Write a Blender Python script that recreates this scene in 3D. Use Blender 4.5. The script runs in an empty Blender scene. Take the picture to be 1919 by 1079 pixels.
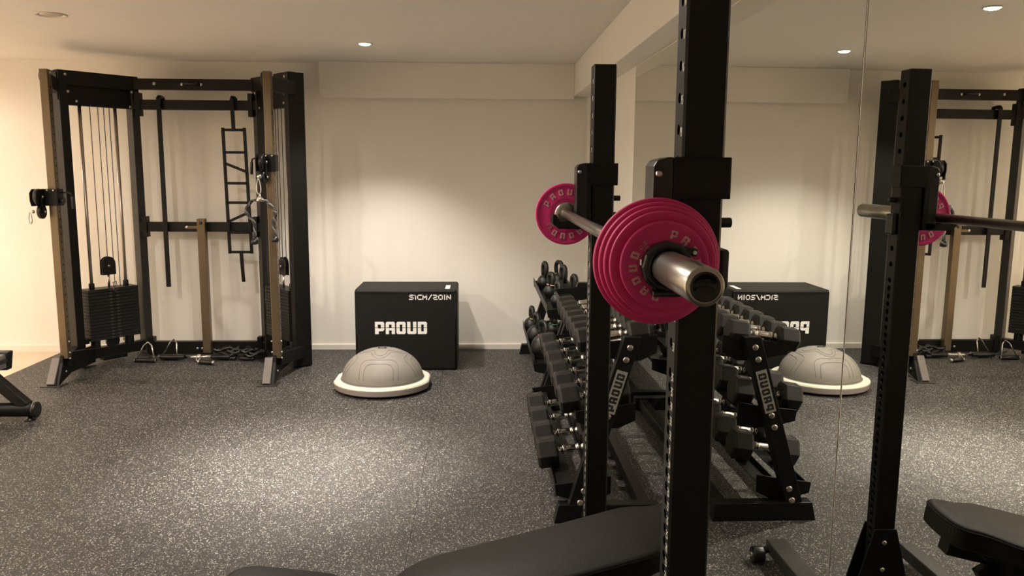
import bpy, bmesh, math, random
from mathutils import Vector, Matrix
random.seed(7)
PI = math.pi
SC = bpy.context.scene
COL = SC.collection

# ------------------------------------------------------------------ camera
F_PX, PITCH, YAW, ROLL, H = 1517.2333, 0.1448, 0.0382, 0.0060, 1.44
cy_, sy_, cp_, sp_ = math.cos(YAW), math.sin(YAW), math.cos(PITCH), math.sin(PITCH)
fw = Vector((sy_*cp_, cy_*cp_, -sp_)); rt = Vector((cy_, -sy_, 0)); up = rt.cross(fw)
r2 = rt*math.cos(ROLL)+up*math.sin(ROLL); u2 = up*math.cos(ROLL)-rt*math.sin(ROLL)
cam = bpy.data.cameras.new('camera'); camo = bpy.data.objects.new('camera', cam); COL.objects.link(camo)
cam.sensor_width = 36; cam.lens = F_PX/1919*36; cam.clip_start = 0.05
M3 = Matrix((r2, u2, -fw)).transposed()
camo.matrix_world = Matrix.Translation((0, 0, H)) @ M3.to_4x4()
SC.camera = camo
# ------------------------------------------------------------------ world + exposure
w = bpy.data.worlds.new('world'); SC.world = w; w.use_nodes = True
w.node_tree.nodes['Background'].inputs[0].default_value = (1, .82, .62, 1)
w.node_tree.nodes['Background'].inputs[1].default_value = 0.02
SC.view_settings.view_transform = 'Standard'; SC.view_settings.look = 'None'
SC.view_settings.exposure = 0.04; SC.view_settings.gamma = 1; SC.view_settings.use_curve_mapping = False
# ------------------------------------------------------------------ lamps of the room and added fill lamps
CEIL = 2.2457
def spot(loc, power, col, size=150, blend=1.0, aim=None, rad=.035):
    l = bpy.data.lights.new('spot', 'SPOT'); l.energy = power; l.color = col
    l.spot_size = math.radians(size); l.spot_blend = blend; l.shadow_soft_size = rad
    o = bpy.data.objects.new('spot', l); COL.objects.link(o); o.location = loc
    d = Vector(aim)-Vector(loc) if aim else Vector((0, 0, -1))
    o.rotation_euler = d.to_track_quat('-Z', 'Y').to_euler()
    return o
WARM = (1, .90, .80); WARMER = (1, .835, .69)
LA = (-.755, 5.45); LB = (-.80, 3.98); LC = (-.76, 2.45); LD = (-2.296, 4.573)
def lamp(x, y, core, cone, spill, col=WARM, aim=None):
    z = CEIL-.03
    if core: spot((x, y, z), core, col, 52, 1.0, aim)
    if cone: spot((x, y, z), cone, col, 104, .55, aim)
    if spill: spot((x, y, z), spill, col, 172, .35, aim)
lamp(*LA, 70, 125, 0)
lamp(*LB, 560, 60, 0, WARM, (-.92, 3.84, 0)); spot((LB[0], LB[1], CEIL-.03), 330, WARM, 32, 1.0, (-.93, 3.83, 0)); spot((LB[0], LB[1], CEIL-.03), 115, WARM, 128, .35)
lamp(*LC, 0, 8, 62)  # unseen lamp added for side light on plates and uprights
for y_, p in ((5.6, 40), (4.2, 230), (2.7, 190), (1.2, 110)): lamp(-4.45, y_, 0, p, 45, WARMER)  # nearer three are added, unseen, to bounce light up to the ceiling
lamp(-2.3, 1.6, 0, 20, 45)  # weak unseen lamp added to fill camera-facing surfaces
lamp(-2.3, 3.1, 0, 0, 75)  # unseen spill lamp added to raise brightness over the mat

# ------------------------------------------------------------------ materials
def nodes_of(name):
    m = bpy.data.materials.new(name); m.use_nodes = True
    nt = m.node_tree; b = nt.nodes['Principled BSDF']
    return m, nt, b
def add(nt, t, **k):
    n = nt.nodes.new(t)
    for a, v in k.items():
        if a in n.inputs.keys(): n.inputs[a].default_value = v
        else: setattr(n, a, v)
    return n
def mat(name, col, rough=.5, metal=0, noise=.12, scale=30, bump=.0, bscale=200, spec=.5, coat=0, stretch=None):
    m, nt, b = nodes_of(name)
    b.inputs['Roughness'].default_value = rough; b.inputs['Metallic'].default_value = metal
    b.inputs['Specular IOR Level'].default_value = spec; b.inputs['Coat Weight'].default_value = coat
    tc = add(nt, 'ShaderNodeTexCoord'); L = nt.links.new
    src = tc.outputs['Object']
    if stretch:
        mp = add(nt, 'ShaderNodeMapping'); mp.inputs['Scale'].default_value = stretch
        L(src, mp.inputs['Vector']); src = mp.outputs['Vector']
    n = add(nt, 'ShaderNodeTexNoise'); n.inputs['Scale'].default_value = scale; n.inputs['Detail'].default_value = 4
    L(src, n.inputs['Vector'])
    mx = add(nt, 'ShaderNodeMix', data_type='RGBA')
    mx.inputs['A'].default_value = (*[c*(1-noise) for c in col], 1)
    mx.inputs['B'].default_value = (*[min(1, c*(1+noise)) for c in col], 1)
    L(n.outputs['Fac'], mx.inputs['Factor']); L(mx.outputs['Result'], b.inputs['Base Color'])
    if bump:
        n2 = add(nt, 'ShaderNodeTexNoise'); n2.inputs['Scale'].default_value = bscale
        L(src, n2.inputs['Vector'])
        bp = add(nt, 'ShaderNodeBump'); bp.inputs['Strength'].default_value = bump; bp.inputs['Distance'].default_value = .002
        L(n2.outputs['Fac'], bp.inputs['Height']); L(bp.outputs['Normal'], b.inputs['Normal'])
    return m
def emis(name, col, s):
    m, nt, b = nodes_of(name)
    b.inputs['Emission Color'].default_value = (*col, 1); b.inputs['Emission Strength'].default_value = s
    b.inputs['Base Color'].default_value = (.9, .9, .9, 1)
    return m
def rubber_floor():
    m, nt, b = nodes_of('speckled_rubber'); L = nt.links.new
    g = add(nt, 'ShaderNodeNewGeometry')
    cols = []
    def layer(scale, thr, dist, off):
        mp = add(nt, 'ShaderNodeMapping'); mp.inputs['Location'].default_value = off
        L(g.outputs['Position'], mp.inputs['Vector'])
        nz = add(nt, 'ShaderNodeTexNoise'); nz.inputs['Scale'].default_value = scale*1.4; nz.inputs['Detail'].default_value = 1
        L(mp.outputs['Vector'], nz.inputs['Vector'])
        ad = add(nt, 'ShaderNodeVectorMath', operation='MULTIPLY_ADD')
        ad.inputs[1].default_value = (1.1/scale,)*3
        L(nz.outputs['Color'], ad.inputs[0]); L(mp.outputs['Vector'], ad.inputs[2])
        v = add(nt, 'ShaderNodeTexVoronoi'); v.inputs['Scale'].default_value = scale; L(ad.outputs[0], v.inputs['Vector'])
        s = add(nt, 'ShaderNodeSeparateColor'); L(v.outputs['Color'], s.inputs[0])
        a = add(nt, 'ShaderNodeMath', operation='LESS_THAN'); a.inputs[1].default_value = thr; L(s.outputs[0], a.inputs[0])
        d = add(nt, 'ShaderNodeMath', operation='LESS_THAN'); d.inputs[1].default_value = dist; L(v.outputs['Distance'], d.inputs[0])
        mu = add(nt, 'ShaderNodeMath', operation='MULTIPLY'); L(a.outputs[0], mu.inputs[0]); L(d.outputs[0], mu.inputs[1])
        return mu, s
    m1, s1 = layer(150, .25, .42, (0, 0, 0)); m2, s2 = layer(260, .18, .42, (3.1, 1.7, .4))
    mx = add(nt, 'ShaderNodeMath', operation='MAXIMUM'); L(m1.outputs[0], mx.inputs[0]); L(m2.outputs[0], mx.inputs[1])
    big = add(nt, 'ShaderNodeTexNoise'); big.inputs['Scale'].default_value = 2.5; big.inputs['Detail'].default_value = 5
    L(g.outputs['Position'], big.inputs['Vector'])
    base = add(nt, 'ShaderNodeMix', data_type='RGBA'); base.inputs['A'].default_value = (.020, .0188, .0172, 1); base.inputs['B'].default_value = (.040, .038, .035, 1)
    L(big.outputs['Fac'], base.inputs['Factor'])
    fl = add(nt, 'ShaderNodeMix', data_type='RGBA'); fl.inputs['A'].default_value = (.10, .096, .088, 1); fl.inputs['B'].default_value = (.46, .45, .41, 1)
    L(s1.outputs[1], fl.inputs['Factor'])
    c = add(nt, 'ShaderNodeMix', data_type='RGBA'); L(mx.outputs[0], c.inputs['Factor']); L(base.outputs['Result'], c.inputs['A']); L(fl.outputs['Result'], c.inputs['B'])
    L(c.outputs['Result'], b.inputs['Base Color']); b.inputs['Roughness'].default_value = .55
    b.inputs['Specular IOR Level'].default_value = .35
    n3 = add(nt, 'ShaderNodeTexNoise'); n3.inputs['Scale'].default_value = 160; L(g.outputs['Position'], n3.inputs['Vector'])
    bp = add(nt, 'ShaderNodeBump'); bp.inputs['Strength'].default_value = .5; bp.inputs['Distance'].default_value = .002
    L(n3.outputs['Fac'], bp.inputs['Height']); L(bp.outputs['Normal'], b.inputs['Normal'])
    return m
MT = dict(
    wall=mat('wall_paint', (.85, .82, .745), .85, 0, .02, 3, .15, 300, .2),
    ceil=mat('ceiling_paint', (.84, .815, .76), .9, 0, .02, 3, .1, 300, .2),
    trim=mat('white_gloss_trim', (.80, .75, .66), .5, 0, .02, 3),
    wood=mat('pale_laminate', (.68, .54, .40), .45, 0, .15, 6, stretch=(8, 1, 1)),
    rubber=rubber_floor(),
    mirror=mat('mirror_glass', (.86, .875, .82), .0, 1, .0, 3),
    black=mat('black_powder_coat', (.005, .005, .0045), .42, 0, .25, 60, .2, 700, .25),
    satin=mat('satin_black_steel', (.006, .006, .005), .42, 0, .2, 40, .1, 500, .25),
    grey=mat('dark_grey_powder_coat', (.026, .025, .022), .4, 0, .2, 40),
    bronze=mat('bronze_clear_coated_steel', (.17, .13, .082), .34, .75, .35, 8, stretch=(1, 1, .25)),
    chrome=mat('chrome', (.78, .77, .74), .13, 1, .05, 20),
    steel=mat('brushed_steel', (.42, .40, .36), .30, 1, .12, 60, stretch=(1, .05, 1)),
    steelbar=mat('worn_bar_steel', (.22, .20, .17), .35, 1, .3, 80),
    tab=mat('grey_number_tab', (.07, .065, .058), .4, .3, .15, 40),
    footgrey=mat('grey_painted_foot', (.13, .115, .10), .5, 0, .15, 40),
    alu=mat('anodised_aluminium', (.45, .44, .42), .35, .8, .1, 30),
    bolt=mat('zinc_bolt', (.55, .53, .48), .3, 1, .15, 60),
    pink=mat('pink_rubber', (.64, .030, .185), .55, 0, .10, 40, .1, 400, .4),
    pinktext=mat('faded_pink_print', (.76, .36, .40), .6, 0, .25, 200),
    vinyl=mat('black_vinyl', (.007, .0065, .0052), .5, 0, .12, 20, .35, 420, .18),
    boxv=mat('matt_black_vinyl_box', (.008, .008, .0068), .6, 0, .15, 15, .3, 500, .2),
    white=mat('white_print', (.80, .80, .78), .6, 0, .04, 30),
    paper=mat('number_print', (.75, .74, .68), .6, 0, .1, 100),
    hexr=mat('black_hex_rubber', (.0125, .0112, .0092), .5, 0, .15, 50, .2, 500, .3),
    kett=mat('black_kettlebell_coat', (.009, .009, .009), .38, 0, .3, 60, .5, 300, .4),
    dome=mat('grey_dome_rubber', (.22, .205, .18), .55, 0, .12, 12, .1, 300, .4),
    groove=mat('dome_groove', (.14, .13, .115), .6, 0, .1, 20),
    rim=mat('pale_plastic_rim', (.62, .60, .50), .45, 0, .05, 10),
    rimside=mat('grey_rim_side', (.30, .26, .24), .5, 0, .05, 10),
    plast=mat('black_plastic', (.006, .006, .006), .35, 0, .2, 40),
    cable=mat('coated_cable', (.05, .035, .025), .4, 0, .1, 20),
    rod=mat('guide_rod_steel', (.48, .43, .38), .3, 1, .1, 20),
    rope=mat('black_rope', (.02, .02, .02), .6, 0, .3, 200),
    ropel=mat('grey_rope_strand', (.13, .12, .11), .5, 0, .3, 200),
    yel=mat('yellow_band', (.62, .50, .10), .5), redb=mat('red_band', (.62, .10, .06), .5),
    pinkb=mat('pale_pink_band', (.75, .42, .40), .5), greenb=mat('green_band', (.10, .26, .17), .5),
    sticker=mat('silver_sticker', (.34, .33, .30), .45, .2, .2, 60),
    seam=mat('dark_seam', (.045, .030, .020), .7),
    lens=emis('lit_lens', (1, .86, .68), 40), lensoff=mat('unlit_lens', (.62, .55, .45), .3),
    lamp=mat('lamp_ring', (.72, .66, .58), .4),
    wtp=mat('weight_plate_steel', (.009, .0085, .008), .45, 0, .2, 30),
    dark=mat('dark_recess', (.006, .006, .006), .7),
)
# ------------------------------------------------------------------ mesh builder
ORG = {}
class MB:
    def __init__(s): s.v = []; s.f = []; s.sm = []
    def add(s, vs, fs, smooth=False):
        n = len(s.v); s.v += [Vector(v) for v in vs]
        for f in fs: s.f.append([i+n for i in f]); s.sm.append(smooth)
        return s
    def box(s, a, b):
        x0, x1 = sorted((a[0], b[0])); y0, y1 = sorted((a[1], b[1])); z0, z1 = sorted((a[2], b[2]))
        return s.add([(x0,y0,z0),(x1,y0,z0),(x1,y1,z0),(x0,y1,z0),(x0,y0,z1),(x1,y0,z1),(x1,y1,z1),(x0,y1,z1)],
                     [(0,3,2,1),(4,5,6,7),(0,1,5,4),(1,2,6,5),(2,3,7,6),(3,0,4,7)])
    def bar(s, p, q, w, h, upv=(0,0,1), ext=0):
        """rectangular bar from p to q; w across, h along upv side"""
        p, q = Vector(p), Vector(q); d = (q-p).normalized(); U = Vector(upv)
        if abs(d.dot(U)) > .99: U = Vector((0,1,0))
        r = d.cross(U).normalized(); U = r.cross(d).normalized(); p = p-d*ext; q = q+d*ext
        c = [(-1,-1),(1,-1),(1,1),(-1,1)]
        vs = [p+r*(a*w/2)+U*(b*h/2) for a,b in c]+[q+r*(a*w/2)+U*(b*h/2) for a,b in c]
        return s.add(vs, [(0,1,2,3),(7,6,5,4),(0,4,5,1),(1,5,6,2),(2,6,7,3),(3,7,4,0)])
    def cyl(s, p, q, r, n=16, r1=None, caps=True):
        p, q = Vector(p), Vector(q); d = (q-p).normalized(); r1 = r if r1 is None else r1
        a = d.orthogonal().normalized(); b = d.cross(a); k = len(s.v)
        for P, R in ((p, r), (q, r1)):
            for i in range(n):
                t = 2*PI*i/n; s.v.append(P+a*(R*math.cos(t))+b*(R*math.sin(t)))
        for i in range(n):
            j = (i+1) % n; s.f.append([k+i, k+j, k+n+j, k+n+i]); s.sm.append(True)
        if caps:
            s.f.append([k+i for i in range(n)][::-1]); s.sm.append(False)
            s.f.append([k+n+i for i in range(n)]); s.sm.append(False)
        return s
    def tube(s, pts, r, n=8, closed=False):
        P = [Vector(p) for p in pts]; m = len(P); k = len(s.v)
        prev = None
        for i, p in enumerate(P):
            if closed: d = (P[(i+1) % m]-P[i-1])
            else: d = (P[min(i+1, m-1)]-P[max(i-1, 0)])
            d.normalize()
            if prev is None: a = d.orthogonal().normalized()
            else: a = (prev-d*prev.dot(d)).normalized()
            prev = a; b = d.cross(a); R = r[i] if isinstance(r, (list, tuple)) else r
            for j in range(n):
                t = 2*PI*j/n; s.v.append(p+a*(R*math.cos(t))+b*(R*math.sin(t)))
        for i in range(m if closed else m-1):
            i2 = (i+1) % m
            for j in range(n):
                j2 = (j+1) % n; s.f.append([k+i*n+j, k+i*n+j2, k+i2*n+j2, k+i2*n+j]); s.sm.append(True)
        if not closed:
            s.f.append([k+j for j in range(n)][::-1]); s.sm.append(False)
            s.f.append([k+(m-1)*n+j for j in range(n)]); s.sm.append(False)
        return s
    def lathe(s, c, prof, n=32, axis=(0,0,1), smooth=True):
        """prof: list of (radius, height) along axis from c"""
        c = Vector(c); d = Vector(axis).normalized()
        a = Vector((1,0,0)) if abs(d.z) > .9 else Vector((0,0,1)); a = (a-d*a.dot(d)).normalized(); b = d.cross(a)
        k = len(s.v); m = len(prof)
        for R, h in prof:
            for i in range(n):
                t = 2*PI*i/n; s.v.append(c+d*h+a*(R*math.cos(t))+b*(R*math.sin(t)))
        for i in range(m-1):
            for j in range(n):
                j2 = (j+1) % n; s.f.append([k+i*n+j, k+i*n+j2, k+(i+1)*n+j2, k+(i+1)*n+j]); s.sm.append(smooth)
        if prof[0][0] > 1e-6: s.f.append([k+j for j in range(n)][::-1]); s.sm.append(False)
        if prof[-1][0] > 1e-6: s.f.append([k+(m-1)*n+j for j in range(n)]); s.sm.append(False)
        return s
    def prism(s, poly, o, ux, uy, th):
        """polygon (2d) placed at o with axes ux, uy, extruded th along ux x uy"""
        o, ux, uy = Vector(o), Vector(ux), Vector(uy); nrm = ux.cross(uy).normalized(); k = len(s.v); n = len(poly)
        for t in (0, th):
            for x, y in poly: s.v.append(o+ux*x+uy*y+nrm*t)
        s.f.append([k+i for i in range(n)][::-1]); s.sm.append(False)
        s.f.append([k+n+i for i in range(n)]); s.sm.append(False)
        for i in range(n):
            j = (i+1) % n; s.f.append([k+i, k+j, k+n+j, k+n+i]); s.sm.append(False)
        return s
    def sphere(s, c, r, n=20, m=12, sz=1):
        prof = [(r*math.sin(PI*i/m) if 0 < i < m else 0.0, -r*sz*math.cos(PI*i/m)) for i in range(m+1)]
        return s.lathe(c, prof, n)
    def build(s, name, material, parent=None, bevel=0, loc=None, seg=2):
        org = Vector((0,0,0))
        if parent is not None: org = ORG.get(parent.name, Vector((0,0,0)))
        if loc is not None and parent is None: org = Vector(loc)
        me = bpy.data.meshes.new(name)
        me.from_pydata([v-org for v in s.v], [], s.f); me.update()
        bm = bmesh.new(); bm.from_mesh(me); bmesh.ops.recalc_face_normals(bm, faces=bm.faces)
        bmesh.ops.remove_doubles(bm, verts=[v for v in bm.verts], dist=1e-7); bm.to_mesh(me); bm.free()
        if len(me.polygons) == len(s.sm): me.polygons.foreach_set('use_smooth', s.sm)
        else: me.polygons.foreach_set('use_smooth', [any(s.sm)]*len(me.polygons))
        me.materials.append(material)
        o = bpy.data.objects.new(name, me); COL.objects.link(o)
        if parent is not None: o.parent = parent
        elif loc is not None: o.location = loc
        ORG[o.name] = org
        if bevel:
            b = o.modifiers.new('bevel', 'BEVEL'); b.width = bevel; b.segments = seg; b.limit_method = 'ANGLE'; b.angle_limit = .7
            b.harden_normals = False
        return o
def tag(o, label=None, cat=None, group=None, kind=None):
    if label: o['label'] = label
    if cat: o['category'] = cat
    if group: o['group'] = group
    if kind: o['kind'] = kind
    return o
def thing(name, loc, label, cat, group=None):
    o = bpy.data.objects.new(name, None); COL.objects.link(o); o.location = loc; o.empty_display_size = .05
    ORG[o.name] = Vector(loc)
    return tag(o, label, cat, group)
def copy_tree(o, loc, label=None):
    c = o.copy(); COL.objects.link(c); c.location = loc
    if label: c['label'] = label
    for ch in list(o.children):
        d = ch.copy(); COL.objects.link(d); d.parent = c
        for g in list(ch.children):
            e = g.copy(); COL.objects.link(e); e.parent = d
    return c
# ------------------------------------------------------------------ lettering
def slit(*ps): return list(ps)
UO = [(0,.54),(0,.9),(.12,1),(.88,1),(1,.9),(1,.54),(.64,.54),(.64,.78),(.36,.78),(.36,.54)]
LO = [(0,.5),(.36,.5),(.36,.22),(.64,.22),(.64,.5),(1,.5),(1,.1),(.88,0),(.12,0),(0,.1)]
BLOCK = {
 'P': [[(0,.54),(0,1),(.88,1),(1,.9),(1,.54),(.64,.54),(.64,.78),(.30,.78),(.30,.66),(.30,.54)],
       [(0,.5),(.36,.5),(.36,.46),(.64,.46),(.64,.5),(1,.5),(1,.36),(.86,.24),(.40,.24),(.40,0),(0,0)]],
 'R': [UO, [(0,.5),(1,.5),(1,0),(.64,0),(.64,.3),(.36,.3),(.36,0),(0,0)]],
 'O': [UO, LO],
 'U': [[(0,.54),(0,1),(.36,1),(.36,.54)], [(.64,.54),(.64,1),(1,1),(1,.54)], LO],
 'D': [[(0,.54),(0,1),(.88,1),(1,.9),(1,.54),(.64,.54),(.64,.78),(.36,.78),(.36,.54)],
       [(0,.5),(.36,.5),(.36,.22),(.64,.22),(.64,.5),(1,.5),(1,.1),(.88,0),(0,0)]],
}
STROKE = {
 '0': [[(0,0),(1,0),(1,1),(0,1),(0,0)]], '1': [[(.15,1),(.6,1),(.6,0)]], '2': [[(0,1),(1,1),(1,.5),(0,.5),(0,0),(1,0)]],
 '3': [[(0,1),(1,1),(1,0),(0,0)],[(.2,.5),(1,.5)]], '4': [[(0,1),(0,.45),(1,.45)],[(.8,1),(.8,0)]], '5': [[(1,1),(0,1),(0,.55),(1,.55),(1,0),(0,0)]],
 '6': [[(1,1),(0,1),(0,0),(1,0),(1,.5),(0,.5)]], '7': [[(0,1),(1,1),(.4,0)]], '8': [[(0,0),(1,0),(1,1),(0,1),(0,0)],[(0,.5),(1,.5)]],
 '9': [[(0,0),(1,0),(1,1),(0,1),(0,.5),(1,.5)]], 'C': [[(1,1),(0,1),(0,0),(1,0)]], 'M': [[(0,0),(0,1),(.5,.3),(1,1),(1,0)]],
 '/': [[(.1,-.05),(.9,1.05)]], 'I': [[(.5,0),(.5,1)]], 'N': [[(0,0),(0,1),(1,0),(1,1)]], 'K': [[(0,0),(0,1)],[(1,1),(0,.5),(1,0)]],
 'G': [[(1,1),(0,1),(0,0),(1,0),(1,.5),(.5,.5)]], '.': [[(.4,0),(.6,0)]],
}
def block_text(mb, txt, o, ux, uy, h, w, gap, th=.001):
    o = Vector(o); ux = Vector(ux).normalized(); uy = Vector(uy).normalized()
    for i, ch in enumerate(txt):
        for poly in BLOCK[ch]: mb.prism([(x*w, y*h) for x, y in poly], o+ux*(i*(w+gap)), ux, uy, th)
def stroke_text(mb, txt, o, ux, uy, h, w, gap, t, th=.001):
    o = Vector(o); ux = Vector(ux).normalized(); uy = Vector(uy).normalized(); x = 0
    nrm = ux.cross(uy)
    for ch in txt:
        cw = w*.35 if ch in 'I.1' else w
        for pl in STROKE[ch]:
            for a, b in zip(pl, pl[1:]):
                A = o+ux*(x+a[0]*cw)+uy*(a[1]*h); B = o+ux*(x+b[0]*cw)+uy*(b[1]*h)
                mb.bar(A+nrm*th*.5, B+nrm*th*.5, t, th, nrm, t*.5)
        x += cw+gap
def arc_block(mb, txt, c, nrm, e1, e2, R, a0, step, h, w, th=.001):
    """letters around a circle, clockwise in the e1/e2 frame seen against nrm, tops outward; a0 in degrees"""
    c = Vector(c); e1 = Vector(e1); e2 = Vector(e2)
    for i, ch in enumerate(txt):
        a = math.radians(a0-step*i); rad = e1*math.cos(a)+e2*math.sin(a); tan = e1*math.sin(a)-e2*math.cos(a)
        for poly in BLOCK[ch]: mb.prism([((x-.5)*w, y*h) for x, y in poly], c+rad*R, tan, rad, th)

# ================================================================== SETTING
D = 6.448
MM, MYA, MTI = .8834, .0100, -.0020
nx, ny, nz = math.cos(MYA), math.sin(MYA), MTI
nn = math.sqrt(nx*nx+ny*ny+nz*nz); nx, ny, nz = nx/nn, ny/nn, nz/nn
def mx(y, z): return (MM-ny*y-nz*(z-H))/nx      # x of the mirror's face
XL, YB = -5.2, -2.6
floor = MB().box((XL, YB, -.06), (mx(YB, 0)+.1, D+.02, -.012)).build('floor', MT['wood'])
tag(floor, kind='structure')
xs = [-3.303, -2.28, -1.28, -.28, .72, None]
ys = [YB+.1, -1.51, -.51, .49, 1.49, 2.49, 3.49, 4.49, 5.49, D-.017]
g = .0006
for i in range(5):
    for j in range(len(ys)-1):
        y0, y1 = ys[j]+g, ys[j+1]-g; x0 = xs[i]+g
        xa, xb = (xs[i+1]-g,)*2 if xs[i+1] is not None else (mx(y0, 0)+.004, mx(y1, 0)+.004)
        b = .0004
        m = MB().add([(x0,y0,-.012),(xa,y0,-.012),(xb,y1,-.012),(x0,y1,-.012),(x0,y0,-b),(xa,y0,-b),(xb,y1,-b),(x0,y1,-b),
                      (x0+b,y0+b,0),(xa-b,y0+b,0),(xb-b,y1-b,0),(x0+b,y1-b,0)],
                     [(0,3,2,1),(0,1,5,4),(1,2,6,5),(2,3,7,6),(3,0,4,7),(4,5,9,8),(5,6,10,9),(6,7,11,10),(7,4,8,11),(8,9,10,11)])
        m.build('rubber_tile', MT['rubber'], floor)
tag(MB().box((XL, YB, CEIL), (mx(YB,0)+.1, D+.02, CEIL+.1)).build('ceiling', MT['ceil']), kind='structure')
tag(MB().box((XL, D, -.06), (.95, D+.12, CEIL+.1)).build('wall_back', MT['wall']), kind='structure')
tag(MB().box((XL-.1, YB, -.06), (XL, D, CEIL+.1)).build('wall_left', MT['wall']), kind='structure')
tag(MB().box((XL, YB-.1, -.06), (1.0, YB, CEIL+.1)).build('wall_front', MT['wall']), kind='structure')
WT = .0065
wr = MB(); a = [(mx(YB,z)+WT, YB, z) for z in (-.06, CEIL+.1)]+[(mx(D,z)+WT, D, z) for z in (-.06, CEIL+.1)]
wr.add([a[0], a[1], a[3], a[2]]+[(1.1, p[1], p[2]) for p in (a[0], a[1], a[3], a[2])],
       [(0,1,2,3),(7,6,5,4),(0,4,5,1),(1,5,6,2),(2,6,7,3),(3,7,4,0)])
tag(wr.build('wall_right', MT['wall']), kind='structure')
SX, SZ = .714, 2.0055
tag(MB().box((SX, YB, SZ), (mx(3,2)+.05, D, CEIL)).build('trim_1', MT['wall'], bevel=.003), kind='structure')
BX, BZ, BD = -1.235, 1.978, .09
poly = [(0,CEIL-BZ), (0,.035), (.010,.012), (.030,0), (SX-BX,0), (SX-BX,CEIL-BZ)]
tag(MB().prism(poly, (BX, D, BZ), (1,0,0), (0,0,1), BD).build('trim_2', MT['wall'], bevel=.004), kind='structure')
bb = [(0,-.012), (0,.036), (.006,.045), (.014,.045), (.014,-.012)]
tag(MB().prism([(-.014+x if False else -x, z) for x, z in [(0,-.012),(0,.045),(.007,.045),(.013,.040),(.014,.034),(.014,-.012)]], (XL, D, 0), (0,1,0), (0,0,1), 6.0).build('baseboard_back', MT['trim']), kind='structure')
# mirrors
def mirror(y0, y1, label):
    z0, z1 = .0006, SZ-.008; m = MB(); t = .0055
    q = [(mx(y0,z0), y0, z0), (mx(y1,z0), y1, z0), (mx(y1,z1), y1, z1), (mx(y0,z1), y0, z1)]
    m.add(q+[(p[0]+t, p[1], p[2]) for p in q], [(0,1,2,3),(7,6,5,4),(0,4,5,1),(1,5,6,2),(2,6,7,3),(3,7,4,0)])
    o = m.build('wall_mirror', MT['mirror'], None, loc=(mx((y0+y1)/2, 0), (y0+y1)/2, 0))
    return tag(o, label, 'mirror', 'frameless wall mirrors on the right wall')
mirror(1.8625, 4.50, 'large frameless wall mirror on the right, between the bare wall strip and the vertical joint')
mirror(-.80, 1.8540, 'large frameless wall mirror at the right edge, nearer side of the vertical joint')
y_ = 1.859; sm = MB().box((mx(y_,1)+.0040, 1.8560, .004), (mx(y_,1)+.0064, 1.8624, SZ-.008)); tag(sm.build('trim_3', MT['seam']), kind='structure')
y_ = 1.8535; sm = MB().box((mx(y_,1)-.0002, 1.8542, .004), (mx(y_,1)+.0064, 1.8558, SZ-.008)); tag(sm.build('trim_4', MT['trim']), kind='structure')

# ceiling downlights, with added fixtures at the fill lamps
def downlight(x, y, r, lit, label):
    t = thing('ceiling_downlight', (x, y, CEIL), label, 'ceiling light', 'recessed ceiling downlights')
    pr = [(r, 0), (r, -.004), (r*.95, -.007), (r*.86, -.005), (r*.72, -.001), (r*.72, 0)]
    MB().lathe((x, y, CEIL), pr, 40).build('trim_ring', MT['lamp'], t)
    MB().lathe((x, y, CEIL), [(r*.80, 0), (r*.80, -.006), (r*.62, -.011), (r*.3, -.014), (0, -.015)] if lit else [(r*.68, 0), (r*.68, -.002), (r*.5, -.0035), (0, -.004)], 32).build('lamp_lens', MT['lens'] if lit else MT['lensoff'], t)
downlight(LA[0], LA[1], .045, True, 'small lit ceiling downlight above the dome trainer')
downlight(LB[0], LB[1], .045, True, 'lit ceiling downlight just cut by the top edge of the photo')
downlight(LC[0], LC[1], .045, True, 'added lit fill downlight nearest the camera, out of frame above')  # fixture for the added side lamp
downlight(LD[0], LD[1], .080, False, 'wide unlit ceiling downlight at top left, above the cable machine')
downlight(-4.45, 5.6, .045, True, 'lit ceiling downlight beyond the left edge, farthest over the pale floor strip')
downlight(-4.45, 4.2, .045, True, 'added lit fill downlight beyond the left edge, second from back wall')  # this and the next two: fixtures for the added bounce lamps
downlight(-4.45, 2.7, .045, True, 'added lit fill downlight beyond the left edge, third from back wall')
downlight(-4.45, 1.2, .045, True, 'added lit fill downlight beyond the left edge, level with the camera')
downlight(-2.3, 3.1, .045, True, 'added lit fill downlight out of frame above the middle of the mat')  # fixture for the added spill lamp over the mat
downlight(-2.3, 1.6, .045, True, 'added lit fill downlight out of frame left of the camera')  # fixture for the added lamp that fills camera-facing surfaces

# ================================================================== CABLE MACHINE
B, SA, BO, CH = MT['black'], MT['satin'], MT['bolt'], MT['chrome']
OUT = {-1: Vector((-2.93, 5.87, 0)), 1: Vector((-1.312, 5.865, 0))}
INN = {-1: Vector((-2.605, 6.285, 0)), 1: Vector((-1.665, 6.285, 0))}
RAIL = {-1: Vector((-2.800, 5.45, 0)), 1: Vector((-1.388, 5.45, 0))}
LEG = {-1: Vector((-2.855, 5.36, 0)), 1: Vector((-1.440, 5.36, 0))}
CM = thing('cable_machine', (-2.12, 6.0, 0), 'black dual-column cable crossover machine with weight stacks and bronze front rails', 'cable machine')
def Z(v, z): return Vector((v.x, v.y, z))
def bolt(mb_parent, p, d, r=.009, h=.006, m=None):
    p = Vector(p); d = Vector(d).normalized()
    return MB().lathe(p, [(r, 0), (r, h*.5), (r*.75, h), (r*.35, h*1.15), (0, h*1.2)], 10, d).build('bolt', m or BO, mb_parent)
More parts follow.
